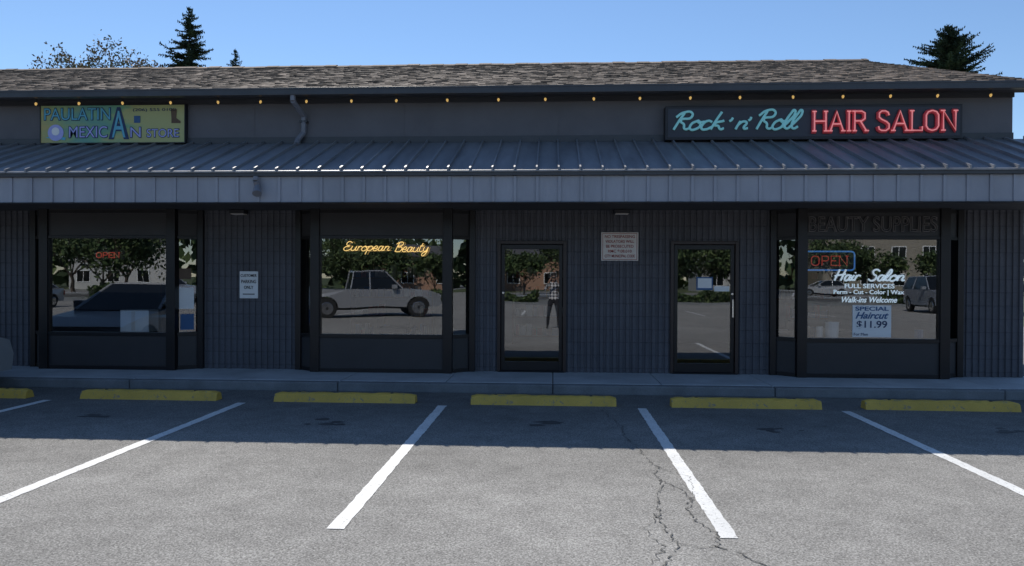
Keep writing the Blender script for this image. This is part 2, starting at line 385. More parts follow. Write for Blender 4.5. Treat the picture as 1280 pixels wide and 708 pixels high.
# ------------------------------------------------------------------ building
B=empty('strip_mall_building')
XL,XR=-20.0,7.06; XU=6.86; YF=11.5; YB=22.9
WZ=2.66
def fluted(mb,x0,x1,z0,z1,y=YF):
    mb.box(x0,x1,y+.022,y+.14,z0,z1,M['flute'])
    n=max(1,round((x1-x0)/.098)); p=(x1-x0)/n
    for i in range(n):
        a=x0+i*p; b=a+p
        g=.017
        for (p0,p1) in (((a+g,y+.0215),(a+g+.008,y)),((a+g+.008,y),(b-g-.008,y)),((b-g-.008,y),(b-g,y+.0215))):
            mb.poly([(p0[0],p0[1],z0),(p1[0],p1[1],z0),(p1[0],p1[1],z1),(p0[0],p0[1],z1)],M['flute'])
mb=MB()
bays=(-6.98,-2.64,4.72); HO,HI,YBF=1.38,1.0,11.22
segs=[(XL,-8.36),(-5.60,-4.02),(-1.26,-.87),(.20,1.80),(2.83,3.34),(6.10,XR)]
for a,b in segs: fluted(mb,a,b,.13,WZ+.04)
fluted(mb,-.87,.20,2.175,WZ+.04); fluted(mb,1.80,2.83,2.175,WZ+.04)
mb.build('fluted_wall',B)
mb=MB()
mb.box(XR-.14,XR+.002,YF+.142,YB,.0,WZ+.1,M['flute'])
mb.box(XL,XR,YB-.15,YB-.002,0,WZ+.1,M['flute'])
mb.box(XL,XL+.15,YF+.142,YB-.16,0,WZ+.1,M['flute'])
mb.build('side_and_rear_walls',B)
mb=MB()
mb.box(XL,XU,YF,YB,WZ+.1,4.46,M['wall_up'])
for x in (XL,XU):
    mb.poly([(x,YF,4.46),(x,YB,4.46),(x,17.2,6.30)],M['wall_up'])
mb.build('upper_wall',B)
mb=MB()
for x in (-4.75,-2.35,.08,2.5,-7.2,-9.6,-12): mb.box(x-.010,x+.010,YF-.006,YF,3.7,4.44,M['wall_up'])
mb.box(XL,XU+.01,YF-.03,YF-.001,4.33,4.45,M['gutter'])
mb.build('panel_battens',B)
def bay(cx,idx):
    o=MB(); g=MB(); f=MB()
    P=[(cx-HO,YF),(cx-HI,YBF),(cx+HI,YBF),(cx+HO,YF)]
    for k,(a,b) in enumerate(zip(P,P[1:])):
        d=(Vector(b)-Vector(a)).normalized(); n=Vector((d.y,-d.x))
        A=Vector(a); Bv=Vector(b)
        o.slab(a,b,.13,.70,.08,M['panel']); o.slab(a,b,2.20,WZ+.05,.08,M['panel'])
        for z0,z1,t in ((.13,.19,.012),(.66,.715,.022),(2.185,2.235,.018),(2.58,2.63,.012)):
            a2=A+n*t; b2=Bv+n*t; f.slab(tuple(a2),tuple(b2),z0,z1,t+.05,M['frame'])
        ga=A-n*.03; gb=Bv-n*.03
        g.poly([(ga.x,ga.y,.70),(gb.x,gb.y,.70),(gb.x,gb.y,2.2),(ga.x,ga.y,2.2)],M['glass'])
        if k==1:
            f.box(cx-HI+.02,cx-HI+.055,YBF-.012,YBF+.04,.715,2.185,M['frame']); f.box(cx+HI-.055,cx+HI-.02,YBF-.012,YBF+.04,.715,2.185,M['frame'])
    for px,py,w in ((P[0][0]+.0,P[0][1]-.02,.045),(P[1][0]-.03,P[1][1]+.035,.07),(P[2][0]+.03,P[2][1]+.035,.07),(P[3][0]-.0,P[3][1]-.02,.045)):
        f.box(px-w,px+w,py-w,py+w,.132,WZ+.03,M['frame'])
    o.build('bay_panels',B,bevel=.003); f.build('bay_frame',B,bevel=.004)
    g.build('bay_glass',B)
for i,c in enumerate(bays): bay(c,i)
def door(x0,x1,hinge_left,proud=.0):
    f=MB(); g=MB(); y=YF+.0
    top=2.17
    f.box(x0,x0+.05,y-.025,y+.10,.13,top,M['doorframe']); f.box(x1-.05,x1,y-.025,y+.10,.13,top,M['doorframe'])
    f.box(x0+.05,x1-.05,y-.022,y+.10,top-.05,top,M['doorframe'])
    a,b=x0+.058,x1-.058; z0,z1=.15,top-.058; sw_=.055
    yd=y+.01
    f.box(a,a+sw_,yd,yd+.045,z0,z1,M['frame']); f.box(b-sw_,b,yd,yd+.045,z0,z1,M['frame'])
    f.box(a+sw_,b-sw_,yd+.001,yd+.044,z1-.07,z1,M['frame']); f.box(a+sw_,b-sw_,yd+.001,yd+.044,z0,z0+.14,M['frame'])
    f.box(x0+.02,x1-.02,y-.05,y+.1,.13,.148,M['frame'])
    g.poly([(a+sw_,yd+.02,z0+.14),(b-sw_,yd+.02,z0+.14),(b-sw_,yd+.02,z1-.07),(a+sw_,yd+.02,z1-.07)],M['glass'])
    f.build('door_frame',B,bevel=.004); g.build('door_glass',B)
    h=MB(); hx=b-.03 if hinge_left else a+.03
    hm=M['chrome'] if hinge_left else M['frame']
    h.box(hx-.012,hx+.012,yd-.05,yd-.035,1.0,1.28,hm); h.box(hx-.01,hx+.01,yd-.036,yd+.002,1.02,1.04,hm); h.box(hx-.01,hx+.01,yd-.036,yd+.002,1.24,1.26,hm)
    h.cyl((hx,yd-.012,1.36),(hx,yd+.002,1.36),.02,.02,12,M['chrome'])
    h.build('door_handle',B,bevel=.003)
door(-.87,.20,False); door(1.80,2.83,True)
mb=MB()
mb.box(XL+.16,XR-.15,YF+.16,16.9,.02,.125,M['inside_floor'])
mb.box(XL+.16,XR-.15,16.9,17.0,.02,2.74,M['inside'])
for x in (-4.75,1.0,-12): mb.box(x-.05,x+.05,YF+.142,16.89,.126,2.74,M['inside'])
mb.build('interior_walls',B)
mb=MB()
def shelf(x0,x1,y,z1=1.7):
    mb.box(x0,x0+.03,y,y+.35,.126,z1,M['wood']); mb.box(x1-.03,x1,y,y+.35,.126,z1,M['wood'])
    z=.3
    while z<z1:
        mb.box(x0+.031,x1-.031,y,y+.35,z,z+.03,M['wood'])
        x=x0+.08
        while x<x1-.2:
            w=random.uniform(.05,.14); h=random.uniform(.1,.28); mb.box(x,x+w,y+.06,y+.25,z+.031,z+.031+h,random.choice([M['paper'],M['red_ink'],M['blue_ink'],M['white_sign'],M['wood']])); x+=w+.03
        z+=.42
shelf(-8.3,-6.6,15.2); shelf(-6.3,-5.0,15.6); shelf(-4.4,-2.6,15.9); shelf(-.9,.6,16.2)
shelf(3.9,6.4,16.3)
mb.build('shelving',B)
def salon_chair(x,y):
    c=MB(); c.cyl((x,y,.126),(x,y,.16),.28,.26,20,M['chrome']); c.cyl((x,y,.16),(x,y,.5),.04,.04,12,M['chrome'])
    c.box(x-.27,x+.27,y-.27,y+.25,.5,.62,M['black']); c.box(x-.25,x+.25,y+.2,y+.3,.63,1.15,M['black']); c.box(x-.33,x-.275,y-.2,y+.2,.6,.8,M['black']); c.box(x+.275,x+.33,y-.2,y+.2,.6,.8,M['black'])
    c.build('salon_chair_part',B,bevel=.03)
salon_chair(4.2,14.2); salon_chair(5.5,14.2); salon_chair(-3.1,14.4)
mb=MB()
YC=9.78
mb.box(XL,XR+.35,YC,YC+.09,2.60,2.945,M['fascia'])
x=XL+.1
while x<XR+.3:
    mb.box(x-.02,x+.02,YC-.02,YC-.0005,2.603,2.942,M['fascia']); x+=.29+random.uniform(-.004,.004)
mb.build('fascia_boards',B,bevel=.003)
mb=MB()
mb.box(XL,XR+.36,YC-.028,YC+.1,2.585,2.60,M['trim'])
mb.box(XL,XR+.38,YC-.06,YC+.05,2.946,3.0,M['gutter'])
mb.box(XL,XR+.34,YC+.092,YF-.001,2.645,2.66,M['soffit'])
mb.box(XR+.25,XR+.34,YC+.1,YF+.1,2.665,2.94,M['fascia'])
mb.build('canopy_trim_and_soffit',B,bevel=.003)
def rz(y): return 3.012+(y-9.70)*(3.71-3.012)/(YF-9.70)
mb=MB()
mb.hexa([(XL,9.70,rz(9.70)-.02),(XR+.4,9.70,rz(9.70)-.02),(XR+.4,YF,rz(YF)-.02),(XL,YF,rz(YF)-.02),(XL,9.70,rz(9.70)),(XR+.4,9.70,rz(9.70)),(XR+.4,YF,rz(YF)),(XL,YF,rz(YF))],M['metalroof'])
x=XL+.05
while x<XR+.4:
    j=random.uniform(-.006,.006); h=.038+random.uniform(-.006,.010); w=.011
    mb.hexa([(x+j-w,9.69,rz(9.69)-.015),(x+j+w,9.69,rz(9.69)-.015),(x+w,YF-.01,rz(YF)),(x-w,YF-.01,rz(YF)),(x+j-w,9.69,rz(9.69)+h),(x+j+w,9.69,rz(9.69)+h),(x+w,YF-.01,rz(YF)+h),(x-w,YF-.01,rz(YF)+h)],M['metalroof'])
    x+=.29
mb.box(XL,XU,YF-.03,YF-.0005,3.70,3.80,M['gutter'])
mb.build('canopy_metal_roof',B)
EY,EZ=11.12,4.47; RY,RZ=17.2,6.53
mb=MB()
def rp(s,x,off=0):
    t=s; return (x, EY+(RY-EY)*t, EZ+(RZ-EZ)*t+off)
RXR=7.05
mb.poly([rp(0,XL-.5,-.01),rp(0,RXR,-.01),rp(1,RXR,-.01),rp(1,XL-.5,-.01)],M['gutter'])
mb.poly([rp(0,XL-.5,-.09),rp(0,RXR,-.09),rp(1,RXR,-.09),rp(1,XL-.5,-.09)],M['gutter'])
mb.poly([(XL-.5,RY,RZ),(RXR,RY,RZ),(RXR,2*RY-EY,EZ),(XL-.5,2*RY-EY,EZ)],M['gutter'])
rows=36; dt=1/rows
for r in range(rows):
    x=XL-.5+random.uniform(-.2,0)
    while x<RXR:
        w=random.uniform(.07,.19); x2=min(x+w,RXR+random.uniform(0,.02)); th=random.uniform(.008,.022); c=random.uniform(.75,1.2)
        if random.random()<.05: c*=.6
        t0=r*dt-random.uniform(0,.005); t1=(r+1)*dt+.008
        if r==0: t0=-.008
        a=rp(t0,x+.002,0);b=rp(t0,x2-.002,0);e=rp(t1,x2-.002,.0);f=rp(t1,x+.002,.0)
        mb.hexa([(*a[:2],a[2]-.002),(*b[:2],b[2]-.002),(*e[:2],e[2]-.002),(*f[:2],f[2]-.002),(*a[:2],a[2]+th),(*b[:2],b[2]+th),(*e[:2],e[2]+.003),(*f[:2],f[2]+.003)],M['shake'],c)
        x=x2
x=XL-.5
while x<RXR:
    w=.28; x2=min(x+w,RXR); u=random.uniform(.0,.02); c=random.uniform(.8,1.1)
    mb.poly([(x,RY-.16,RZ-.03+u),(x2,RY-.16,RZ-.03+u),(x2,RY,RZ+.045+u),(x,RY,RZ+.045+u)],M['shake'],c)
    mb.poly([(x,RY,RZ+.045+u),(x2,RY,RZ+.045+u),(x2,RY+.16,RZ-.03+u),(x,RY+.16,RZ-.03+u)],M['shake'],c)
    mb.poly([(x,RY-.16,RZ-.05),(x2,RY-.16,RZ-.05),(x2,RY-.16,RZ-.03+u),(x,RY-.16,RZ-.03+u)],M['shake'],c)
    x=x2
mb.build('main_roof',B,colattr=True)
mb=MB()
mb.box(XL-.5,RXR,11.04,11.15,4.36,4.462,M['gutter'])
mb.box(XL-.5,RXR,11.035,11.045,4.44,4.468,M['gutter'])
mb.box(XL-.5,RXR-.01,11.152,YF-.001,4.40,4.42,M['soffit'])
mb.hexa([(RXR-.03,EY,EZ-.16),(RXR,EY,EZ-.16),(RXR,RY,RZ-.16),(RXR-.03,RY,RZ-.16),(RXR-.03,EY,EZ-.012),(RXR,EY,EZ-.012),(RXR,RY,RZ-.012),(RXR-.03,RY,RZ-.012)],M['gutter'])
mb.build('eave_gutter',B,bevel=.006)
mb=MB()
def duct(pts,w,d,mat):
    for a,b in zip(pts,pts[1:]):
        mb.cyl(a,b,w,w,8,mat)
M['duct']=pmat('downspout_paint',(.20,.205,.235),.45,.12,4)
duct([(-3.98,11.09,4.38),(-3.98,11.09,4.28),(-3.93,11.44,4.12),(-3.93,11.44,3.86),(-4.0,11.36,3.74),(-4.0,11.30,3.66)],.042,.03,M['duct'])
mb.box(-3.99,-3.87,11.40,11.498,4.02,4.05,M['gutter'])
duct([(-3.98,9.70,2.93),(-3.98,9.69,2.88),(-3.97,9.74,2.80)],.04,.03,M['duct'])
mb.cyl((-3.97,9.72,2.82),(-3.94,9.63,2.70),.035,.062,12,M['duct'])
mb.build('downspout',B,smooth=False)
mb=MB()
for x in (-4.95,1.04):
    mb.box(x-.12,x+.12,11.30,11.48,2.585,2.64,M['trim'])
    mb.box(x-.10,x+.10,11.31,11.46,2.57,2.584,M['white_sign'])
mb.build('soffit_lamps',B,bevel=.008)

# ------------------------------------------------------------------ string lights
SL=empty('string_lights'); xs=[]; x=-13.2
while x<6.7: xs.append(x); x+=.735+random.uniform(-.06,.06)
wire=[];mb=MB();bb=MB()
for i,x in enumerate(xs):
    wire.append((x,11.20,4.36)); 
    if i<len(xs)-1: wire.append(((x+xs[i+1])/2,11.2,4.36-random.uniform(.01,.035)))
    mb.cyl((x,11.2,4.365),(x,11.2,4.315),.014,.014,8,M['black'])
    j=random.uniform(-.012,.012)
    bb.cyl((x,11.2,4.316),(x+j*.5,11.2,4.297),.012,.021,8,M['bulb']); bb.cyl((x+j*.5,11.2,4.297),(x+j,11.2,4.270),.021,.010,8,M['bulb'])
tube('wire',[wire],.005,M['black'],SL); mb.build('sockets',SL); bb.build('bulbs',SL,smooth=True)

# ------------------------------------------------------------------ signs
S=empty('mexican_store_sign')
def grad_mat():
    m,nt,b=new_mat('store_sign_face'); N,L=nt.nodes,nt.links
    tc=N.new('ShaderNodeTexCoord'); sx=N.new('ShaderNodeSeparateXYZ'); L.new(tc.outputs['Generated'],sx.inputs[0])
    n=N.new('ShaderNodeTexNoise'); n.inputs['Scale'].default_value=3.5; n.inputs['Detail'].default_value=5; L.new(tc.outputs['Generated'],n.inputs['Vector'])
    ad=N.new('ShaderNodeMath'); ad.operation='MULTIPLY_ADD'; ad.inputs[1].default_value=.7; L.new(n.outputs[0],ad.inputs[0]); L.new(sx.outputs['X'],ad.inputs[2])
    cr=N.new('ShaderNodeValToRGB'); E=cr.color_ramp.elements; E[0].position=.3; E[0].color=(.50,.42,.16,1); E[1].position=1; E[1].color=(.45,.46,.20,1)
    e=E.new(.5); e.color=(.30,.42,.20,1); e=E.new(.68); e.color=(.14,.36,.30,1); e=E.new(.85); e.color=(.20,.42,.24,1)
    L.new(ad.outputs[0],cr.inputs[0]); L.new(cr.outputs[0],b.inputs['Base Color']); b.inputs['Roughness'].default_value=.5; return m
M['grad']=grad_mat()
M['teal']=pmat('sign_teal',(.12,.45,.62),.5,.1,6); M['navy']=pmat('sign_navy',(.015,.04,.12),.5,.1,6); M['violet']=pmat('sign_violet',(.42,.45,.85),.5,.1,6)
mb=MB(); mb.box(-8.2,-5.84,11.41,11.499,3.72,4.31,M['grad']); mb.build('sign_board',S)
mb=MB()
for a in ((-8.215,-5.825,11.40,11.49,4.31,4.325),(-8.215,-5.825,11.40,11.49,3.705,3.72),(-8.215,-8.2,11.40,11.49,3.721,4.309),(-5.84,-5.825,11.40,11.49,3.721,4.309)): mb.box(*a,M['trim'])
mb.build('sign_edge',S)
def outlined(body,x0,x1,z0,z1,face,edge,b=.035):
    text('letters_outline',body,x0,x1,z0,z1,11.406,edge,S,bold=b); text('letters',body,x0+.012,x1-.012,z0+.012,z1-.012,11.402,face,S,bold=-.004)
outlined('PAULATIN',-8.15,-7.04,4.07,4.28,M['teal'],M['navy'])
outlined('MEXIC',-7.74,-7.09,3.79,3.99,M['violet'],M['navy'])
outlined('N',-6.73,-6.54,3.79,3.97,M['violet'],M['navy'])
outlined('STORE',-6.46,-5.92,3.79,3.94,M['violet'],M['navy'])
text('big_a','A',-7.08,-6.74,3.77,4.28,11.404,M['navy'],S,bold=.05)
text('big_a_hi','A',-7.02,-6.80,3.80,4.22,11.400,M['teal'],S)
text('phone','(206) 555 0100',-6.68,-5.98,4.20,4.26,11.405,M['navy'],S)
mb=MB()
mb.cyl((-7.95,11.405,3.88),(-7.95,11.4,3.88),.13,.13,24,M['violet']); mb.cyl((-7.95,11.399,3.90),(-7.95,11.396,3.90),.065,.065,20,M['paper'])
mb.box(-6.66,-6.56,11.402,11.408,4.03,4.14,M['blue_ink'])
mb.poly([(-6.06,11.403,4.24),(-5.96,11.403,4.24),(-5.97,11.403,4.10),(-5.90,11.403,4.05),(-5.90,11.403,4.02),(-6.05,11.403,4.02),(-6.05,11.403,4.09)][::-1],M['wood'])
mb.poly([(-8.12,11.403,3.80),(-7.8,11.403,3.76),(-7.78,11.403,3.80),(-8.0,11.403,3.84)],M['teal'])
mb.build('sign_art',S)

S=empty('hair_salon_sign')
mb=MB(); mb.box(1.68,6.04,11.32,11.499,3.69,4.20,M['trim']); mb.build('sign_box',S,bevel=.008)
M['signface']=pmat('sign_face_dark',(.045,.048,.065),.5,.15,1.5)
mb=MB(); mb.box(1.72,6.0,11.312,11.319,3.73,4.16,M['signface']); mb.build('sign_face',S)
ls=strokes(SCRIPT,"Rock",1.80,2.55,3.84,4.10,11.285,.35)+strokes(SCRIPT,"n",2.72,2.90,3.84,4.08,11.285,.3)+strokes(SCRIPT,"Roll",3.03,3.70,3.84,4.12,11.285,.35)
ls+=[[(2.68,11.285,4.01),(2.66,11.285,3.98),(2.63,11.285,3.96)],[(2.95,11.285,4.02),(2.94,11.285,3.99),(2.91,11.285,3.97)]]
tube('script_letters',ls,.019,M['n_cyan'],S)
ls=strokes(BLOCK,"HAIR",3.84,4.66,3.80,4.09,11.29)+strokes(BLOCK,"SALON",4.80,5.94,3.80,4.09,11.29)
tube('block_letters',ls,.034,M['letter_red'],S,smooth=False)
def off(l,d): return [[(p[0],p[1]-.037,p[2]) for p in q] for q in l]
tube('block_tubes',off(ls,0),.010,M['n_pink'],S,smooth=False)

S=empty('beauty_shop_neon_sign')
ls=strokes(SCRIPT,"European",-3.21,-2.50,2.0,2.14,11.17,.3)+strokes(SCRIPT,"Beauty",-2.42,-1.90,1.985,2.13,11.17,.3)
tube('neon_script',[[(p[0],11.17,p[2]) for p in l] for l in ls],.006,M['n_yellow'],S)
S=empty('open_neon_sign')
tube('letters',strokes(BLOCK,"OPEN",-7.21,-6.83,1.885,1.965,11.30),.008,M['n_red'],S,smooth=False)
mb=MB(); mb.box(-7.27,-6.76,11.325,11.34,1.86,2.01,M['black']); mb.build('backing',S)
S=empty('open_neon_sign')
def rrect(x0,x1,z0,z1,y,r=.05):
    pts=[]
    for cx,cz,a0 in ((x1-r,z1-r,0),(x0+r,z1-r,90),(x0+r,z0+r,180),(x1-r,z0+r,270)):
        for k in range(4):
            a=math.radians(a0+k*30); pts.append((cx+r*math.cos(a),y,cz+r*math.sin(a)))
    return pts
tube('letters',strokes(BLOCK,"OPEN",3.86,4.40,1.80,1.94,11.31),.008,M['n_red'],S,smooth=False)
tube('border',[rrect(3.76,4.49,1.73,2.01,11.31)],.012,M['n_blue'],S,smooth=False,cyc=True)
mb=MB(); mb.box(3.74,4.51,11.335,11.35,1.71,2.03,M['black']); mb.build('backing',S)
S=empty('beauty_supplies_neon_sign')
text('letters','BEAUTY SUPPLIES',3.78,5.62,2.30,2.52,11.19,M['n_off'],S)
S.children[0].data.fill_mode='NONE'; S.children[0].data.bevel_depth=.018; S.children[0].data.extrude=0
S=empty('salon_window_lettering')
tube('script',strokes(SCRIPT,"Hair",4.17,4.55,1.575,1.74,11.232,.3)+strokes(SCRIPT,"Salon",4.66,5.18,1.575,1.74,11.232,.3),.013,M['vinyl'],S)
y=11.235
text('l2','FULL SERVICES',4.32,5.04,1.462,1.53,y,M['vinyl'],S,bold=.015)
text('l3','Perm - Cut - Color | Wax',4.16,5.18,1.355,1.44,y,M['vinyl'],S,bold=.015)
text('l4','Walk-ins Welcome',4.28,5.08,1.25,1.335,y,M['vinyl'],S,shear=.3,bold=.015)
S=empty('haircut_special_poster')
mb=MB(); mb.box(4.44,5.0,11.242,11.246,.735,1.21,M['paper']); mb.build('paper',S)
text('t1','SPECIAL',4.48,4.96,1.13,1.19,11.238,M['blue_ink'],S,bold=.02); text('t2','Haircut',4.48,4.96,1.01,1.11,11.238,M['blue_ink'],S,shear=.4,bold=.02)
text('t3','$11.99',4.50,4.94,.86,.98,11.238,M['navy'],S,bold=.012); text('t4','For Men',4.46,4.66,.76,.80,11.238,M['navy'],S)
S=empty('no_trespassing_sign')
mb=MB(); mb.box(.735,1.305,11.475,11.495,1.865,2.305,M['white_sign']); mb.build('plate',S,bevel=.006)
ly=2.215
for l,w in (('NO TRESPASSING',.46),('VIOLATORS WILL',.44),('BE PROSECUTED',.42),('RMC 9.08.010',.36),('CITY MUNICIPAL CODE',.46)):
    text('line',l,1.02-w/2,1.02+w/2,ly,ly+.045,11.472,M['red_ink'],S,bold=.01); ly-=.075
mb=MB()
for a in ((.755,1.285,2.283,2.290),(.755,1.285,1.88,1.887),(.755,.762,1.888,2.282),(1.278,1.285,1.888,2.282)): mb.box(a[0],a[1],11.4725,11.4745,a[2],a[3],M['red_ink'])
mb.build('border',S)
S=empty('customer_parking_sign')
mb=MB(); mb.box(-4.975,-4.675,11.475,11.49,1.25,1.68,M['paper']); mb.build('plate',S,bevel=.01)
text('t1','CUSTOMER',-4.955,-4.695,1.59,1.635,11.472,M['black'],S,bold=.01); text('t2','PARKING',-4.945,-4.705,1.49,1.545,11.472,M['black'],S,bold=.01); text('t3','ONLY',-4.90,-4.75,1.40,1.45,11.472,M['black'],S,bold=.01)
mb=MB(); mb.box(-4.92,-4.73,11.4725,11.4745,1.31,1.325,M['black']); mb.build('arrow',S)
S=empty('window_posters')
mb=MB(); mb.box(-6.80,-6.34,11.265,11.55,.72,1.06,M['paper']); mb.box(-6.62,-6.56,11.260,11.263,.74,1.04,M['white_sign'])
mb.build('carton',S)
mb=MB()
def onside(u,z0,z1,w,mat):
    a=Vector((bays[0]+HI,YBF)); b=Vector((bays[0]+HO,YF)); d=(b-a).normalized(); n=Vector((-d.y,d.x))*.024
    p=a+d*u+n; q=a+d*(u+w)+n
    mb.poly([(p.x,p.y,z0),(q.x,q.y,z0),(q.x,q.y,z1),(p.x,p.y,z1)],mat)
onside(.14,1.08,1.42,.22,M['paper']); onside(.16,.75,1.0,.20,M['blue_ink']); onside(.14,1.55,1.72,.18,M['wood'])
mb.box(2.20,2.45,11.522,11.526,1.42,1.62,M['blue_ink']); mb.box(2.22,2.43,11.519,11.521,1.45,1.60,M['paper'])
mb.box(2.47,2.70,11.522,11.526,1.40,1.48,M['paper'])
mb.build('papers',S)
mb=MB()
mb.cyl((4.2,11.4,.72),(4.2,11.4,.95),.09,.1,16,M['paper']); mb.cyl((4.02,11.42,.72),(4.02,11.42,.88),.05,.05,14,M['white_sign'])
mb.cyl((5.5,11.45,.72),(5.5,11.45,.84),.06,.06,14,M['blue_ink'])
mb.build('display_jars',S)

# ------------------------------------------------------------------ vegetation
def leafmat(name,c,var=.35):
    m=pmat(name,c,.75,var,1.5); return m
G1=leafmat('foliage_mid',(.06,.10,.03)); G2=leafmat('foliage_dark',(.03,.055,.02)); G3=leafmat('foliage_light',(.10,.14,.045))
CN1=leafmat('needles_dark',(.025,.045,.022)); CN2=leafmat('needles_mid',(.05,.08,.035))
AU1=leafmat('foliage_autumn',(.24,.16,.09)); AU2=leafmat('foliage_autumn_green',(.17,.16,.08))
BK=pmat('bark',(.09,.07,.055),.9,.3,6)
def leaf(mb,p,s,mat,rnd):
    a=Vector((rnd.gauss(0,1),rnd.gauss(0,1),rnd.gauss(0,1))).normalized(); b=a.cross(Vector((rnd.gauss(0,1),rnd.gauss(0,1),rnd.gauss(0,1)))).normalized()
    a*=s; b*=s*.55
    mb.poly([p-a,p-b*.9,p+a,p+b],mat)
def deciduous(name,loc,h,cr,seed,mats,nleaf=4500,ls=.14,trunk=.28,sparse=1.0,flat=.8,tight=1.0,thin=1.0):
    rnd=random.Random(seed); mb=MB(); tips=[]
    base=Vector((0,0,0)); th=h*trunk
    p=base; r=h*.022
    for i in range(3):
        q=p+Vector((rnd.gauss(0,.03)*h/4,rnd.gauss(0,.03)*h/4,th/3)); mb.cyl(p,q,r,r*.88,8,BK,cap=False); p=q; r*=.88
    c=Vector((0,0,th+(h-th)*.5))
    def lim(t):
        d=t-c; k=math.sqrt((d.x/cr)**2+(d.y/cr)**2+(d.z/((h-th)*.5))**2)
        return c+d/k*min(k,rnd.uniform(.85,1)) if k>1 else t
    def grow(p,d,l,r,dep):
        q=lim(p+d*l)
        if (q-p).length<.02: tips.append(q); return
        mb.cyl(p,q,r,r*.6,5,BK,cap=False)
        tips.append(q)
        if dep==0: return
        for k in range(rnd.choice((2,3,3))):
            nd=(d+Vector((rnd.gauss(0,.55),rnd.gauss(0,.55),rnd.gauss(.05,.4)))).normalized()
            grow(q,nd,l*rnd.uniform(.6,.85),r*.6,dep-1)
    for k in range(6):
        a=k*math.pi/3+rnd.uniform(-.4,.4); d=Vector((math.cos(a)*cr/h*1.6,math.sin(a)*cr/h*1.6,rnd.uniform(.6,1.2))).normalized()
        grow(p-Vector((0,0,rnd.uniform(0,th*.15))),d,(h-th)*.34,r*.6*thin,4)
    per=max(1,int(nleaf/len(tips)/max(.3,sparse)))
    for t in tips:
        if rnd.random()>sparse: continue
        m=rnd.choice(mats); R=cr*rnd.uniform(.10,.22)*tight
        for i in range(per):
            o=Vector((rnd.gauss(0,R),rnd.gauss(0,R),rnd.gauss(0,R*flat*.8)))
            leaf(mb,t+o,ls*rnd.uniform(.6,1.2),m if rnd.random()<.75 else rnd.choice(mats),rnd)
    o=mb.build(name); o.location=loc; return o
def conifer(name,loc,h,slope,cap,seed,lean=0,dens=1.0,step=1.0,up0=0.0):
    rnd=random.Random(seed); mb=MB()
    mb.cyl((0,0,0),(lean,0,h),h*.012,.012,8,BK,cap=False)
    z=h-.12
    while z>h*.15:
        dd=h-z; R=min(cap,slope*dd**.85+.08)
        nb=rnd.choice((4,5,6,7))
        for k in range(nb):
            if rnd.random()>dens: continue
            a=rnd.uniform(0,2*math.pi); L=R*rnd.uniform(.5,1.15)
            p=Vector((lean*z/h,0,z)); up=up0+(rnd.uniform(.1,.5) if dd<3 else rnd.uniform(-.2,.2))
            d=Vector((math.cos(a),math.sin(a),up)); pts=[p]
            n=max(3,int(L/.10))
            for i in range(1,n+1):
                t=i/n; pts.append(p+d*L*t+Vector((0,0,-.22*L*t*t+(.12*L*t**4))))
            mb.cyl(pts[0],pts[-1],.018,.004,4,BK,cap=False)
            side=Vector((-math.sin(a),math.cos(a),0))
            m=rnd.choice((CN1,CN1,CN2))
            for i,q in enumerate(pts):
                t=i/n; w=(.34*(1-t)+.10)*min(1,L)*rnd.uniform(.6,1.2)
                for sgn in (-1,1):
                    for kk in range(2):
                        tip=q+side*sgn*w*rnd.uniform(.5,1.1)+d*w*rnd.uniform(.3,.9)+Vector((0,0,rnd.uniform(-.16,.10)))
                        ww=.024+.022*rnd.random()
                        mb.poly([q-d*ww,tip,q+d*ww+Vector((0,0,rnd.uniform(-.03,.03)))],m)
                        mb.poly([q+Vector((0,0,ww)),tip,q-Vector((0,0,ww*1.2))],m)
        z-=rnd.uniform(.09,.22)*(1+dd*.035)*step
    for i in range(14):
        zz=h-rnd.uniform(0,.6); a=rnd.uniform(0,6.28); q=Vector((lean*zz/h,0,zz)); mb.poly([q,q+Vector((math.cos(a)*.10,math.sin(a)*.10,.12)),q+Vector((0,0,.05))],CN1)
    o=mb.build(name); o.location=loc; return o
conifer('conifer_tree',(-20.5,40,0),16.5,.50,2.6,3,lean=.3,dens=.95,step=.8)
conifer('conifer_tree',(-26.4,60,0),20.4,.36,2.8,5)
conifer('conifer_tree',(20.6,40,0),14.9,.85,2.1,9,dens=1,step=.5,up0=.15)
deciduous('deciduous_tree',(-31.2,45,0),16.0,2.2,11,[AU1,AU2],nleaf=3200,ls=.12,sparse=.8,trunk=.5,tight=.6,thin=.4)
deciduous('deciduous_tree',(-28.0,46,0),17.0,2.4,12,[AU1,AU2],nleaf=3400,ls=.12,sparse=.8,trunk=.5,tight=.6,thin=.4)
deciduous('deciduous_tree',(-24.7,45,0),15.5,1.8,13,[AU1],nleaf=3000,ls=.12,sparse=.8,trunk=.55,tight=.6,thin=.4)
deciduous('deciduous_tree',(22.5,30,0),8.2,2.6,15,[G2,AU2],nleaf=3000,ls=.12)
for i,(x,y,h,r) in enumerate([(-15.6,-44,4.8,2.1),(-11.2,-47,4.0,1.9),(12,-36,5.2,2.3),(14.8,-38,4.4,2.0),(-36,-38,8,3.8),(-42,-40,9,4.2),(-30,-44,7,3.2),(-49,-36,8,3.6),(-33,-30,6.5,3.0),(-2.6,-44,4.2,1.6),(-19.5,-48,5.0,2.2),(27,-50,6,2.4),(31.5,-52,5,2.3),(37,-50,4.6,2.2),(45,-44,5,2.2),(20,-56,7,2.8),(-22,-62,9,4),(-9,-62,8,3.8),(2,-60,8,3.6),(52,-62,8,3.4)]):
    deciduous('deciduous_tree',(x,y,0),h,r,30+i,[G1,G2,G3],nleaf=3600,ls=.20,trunk=.18)
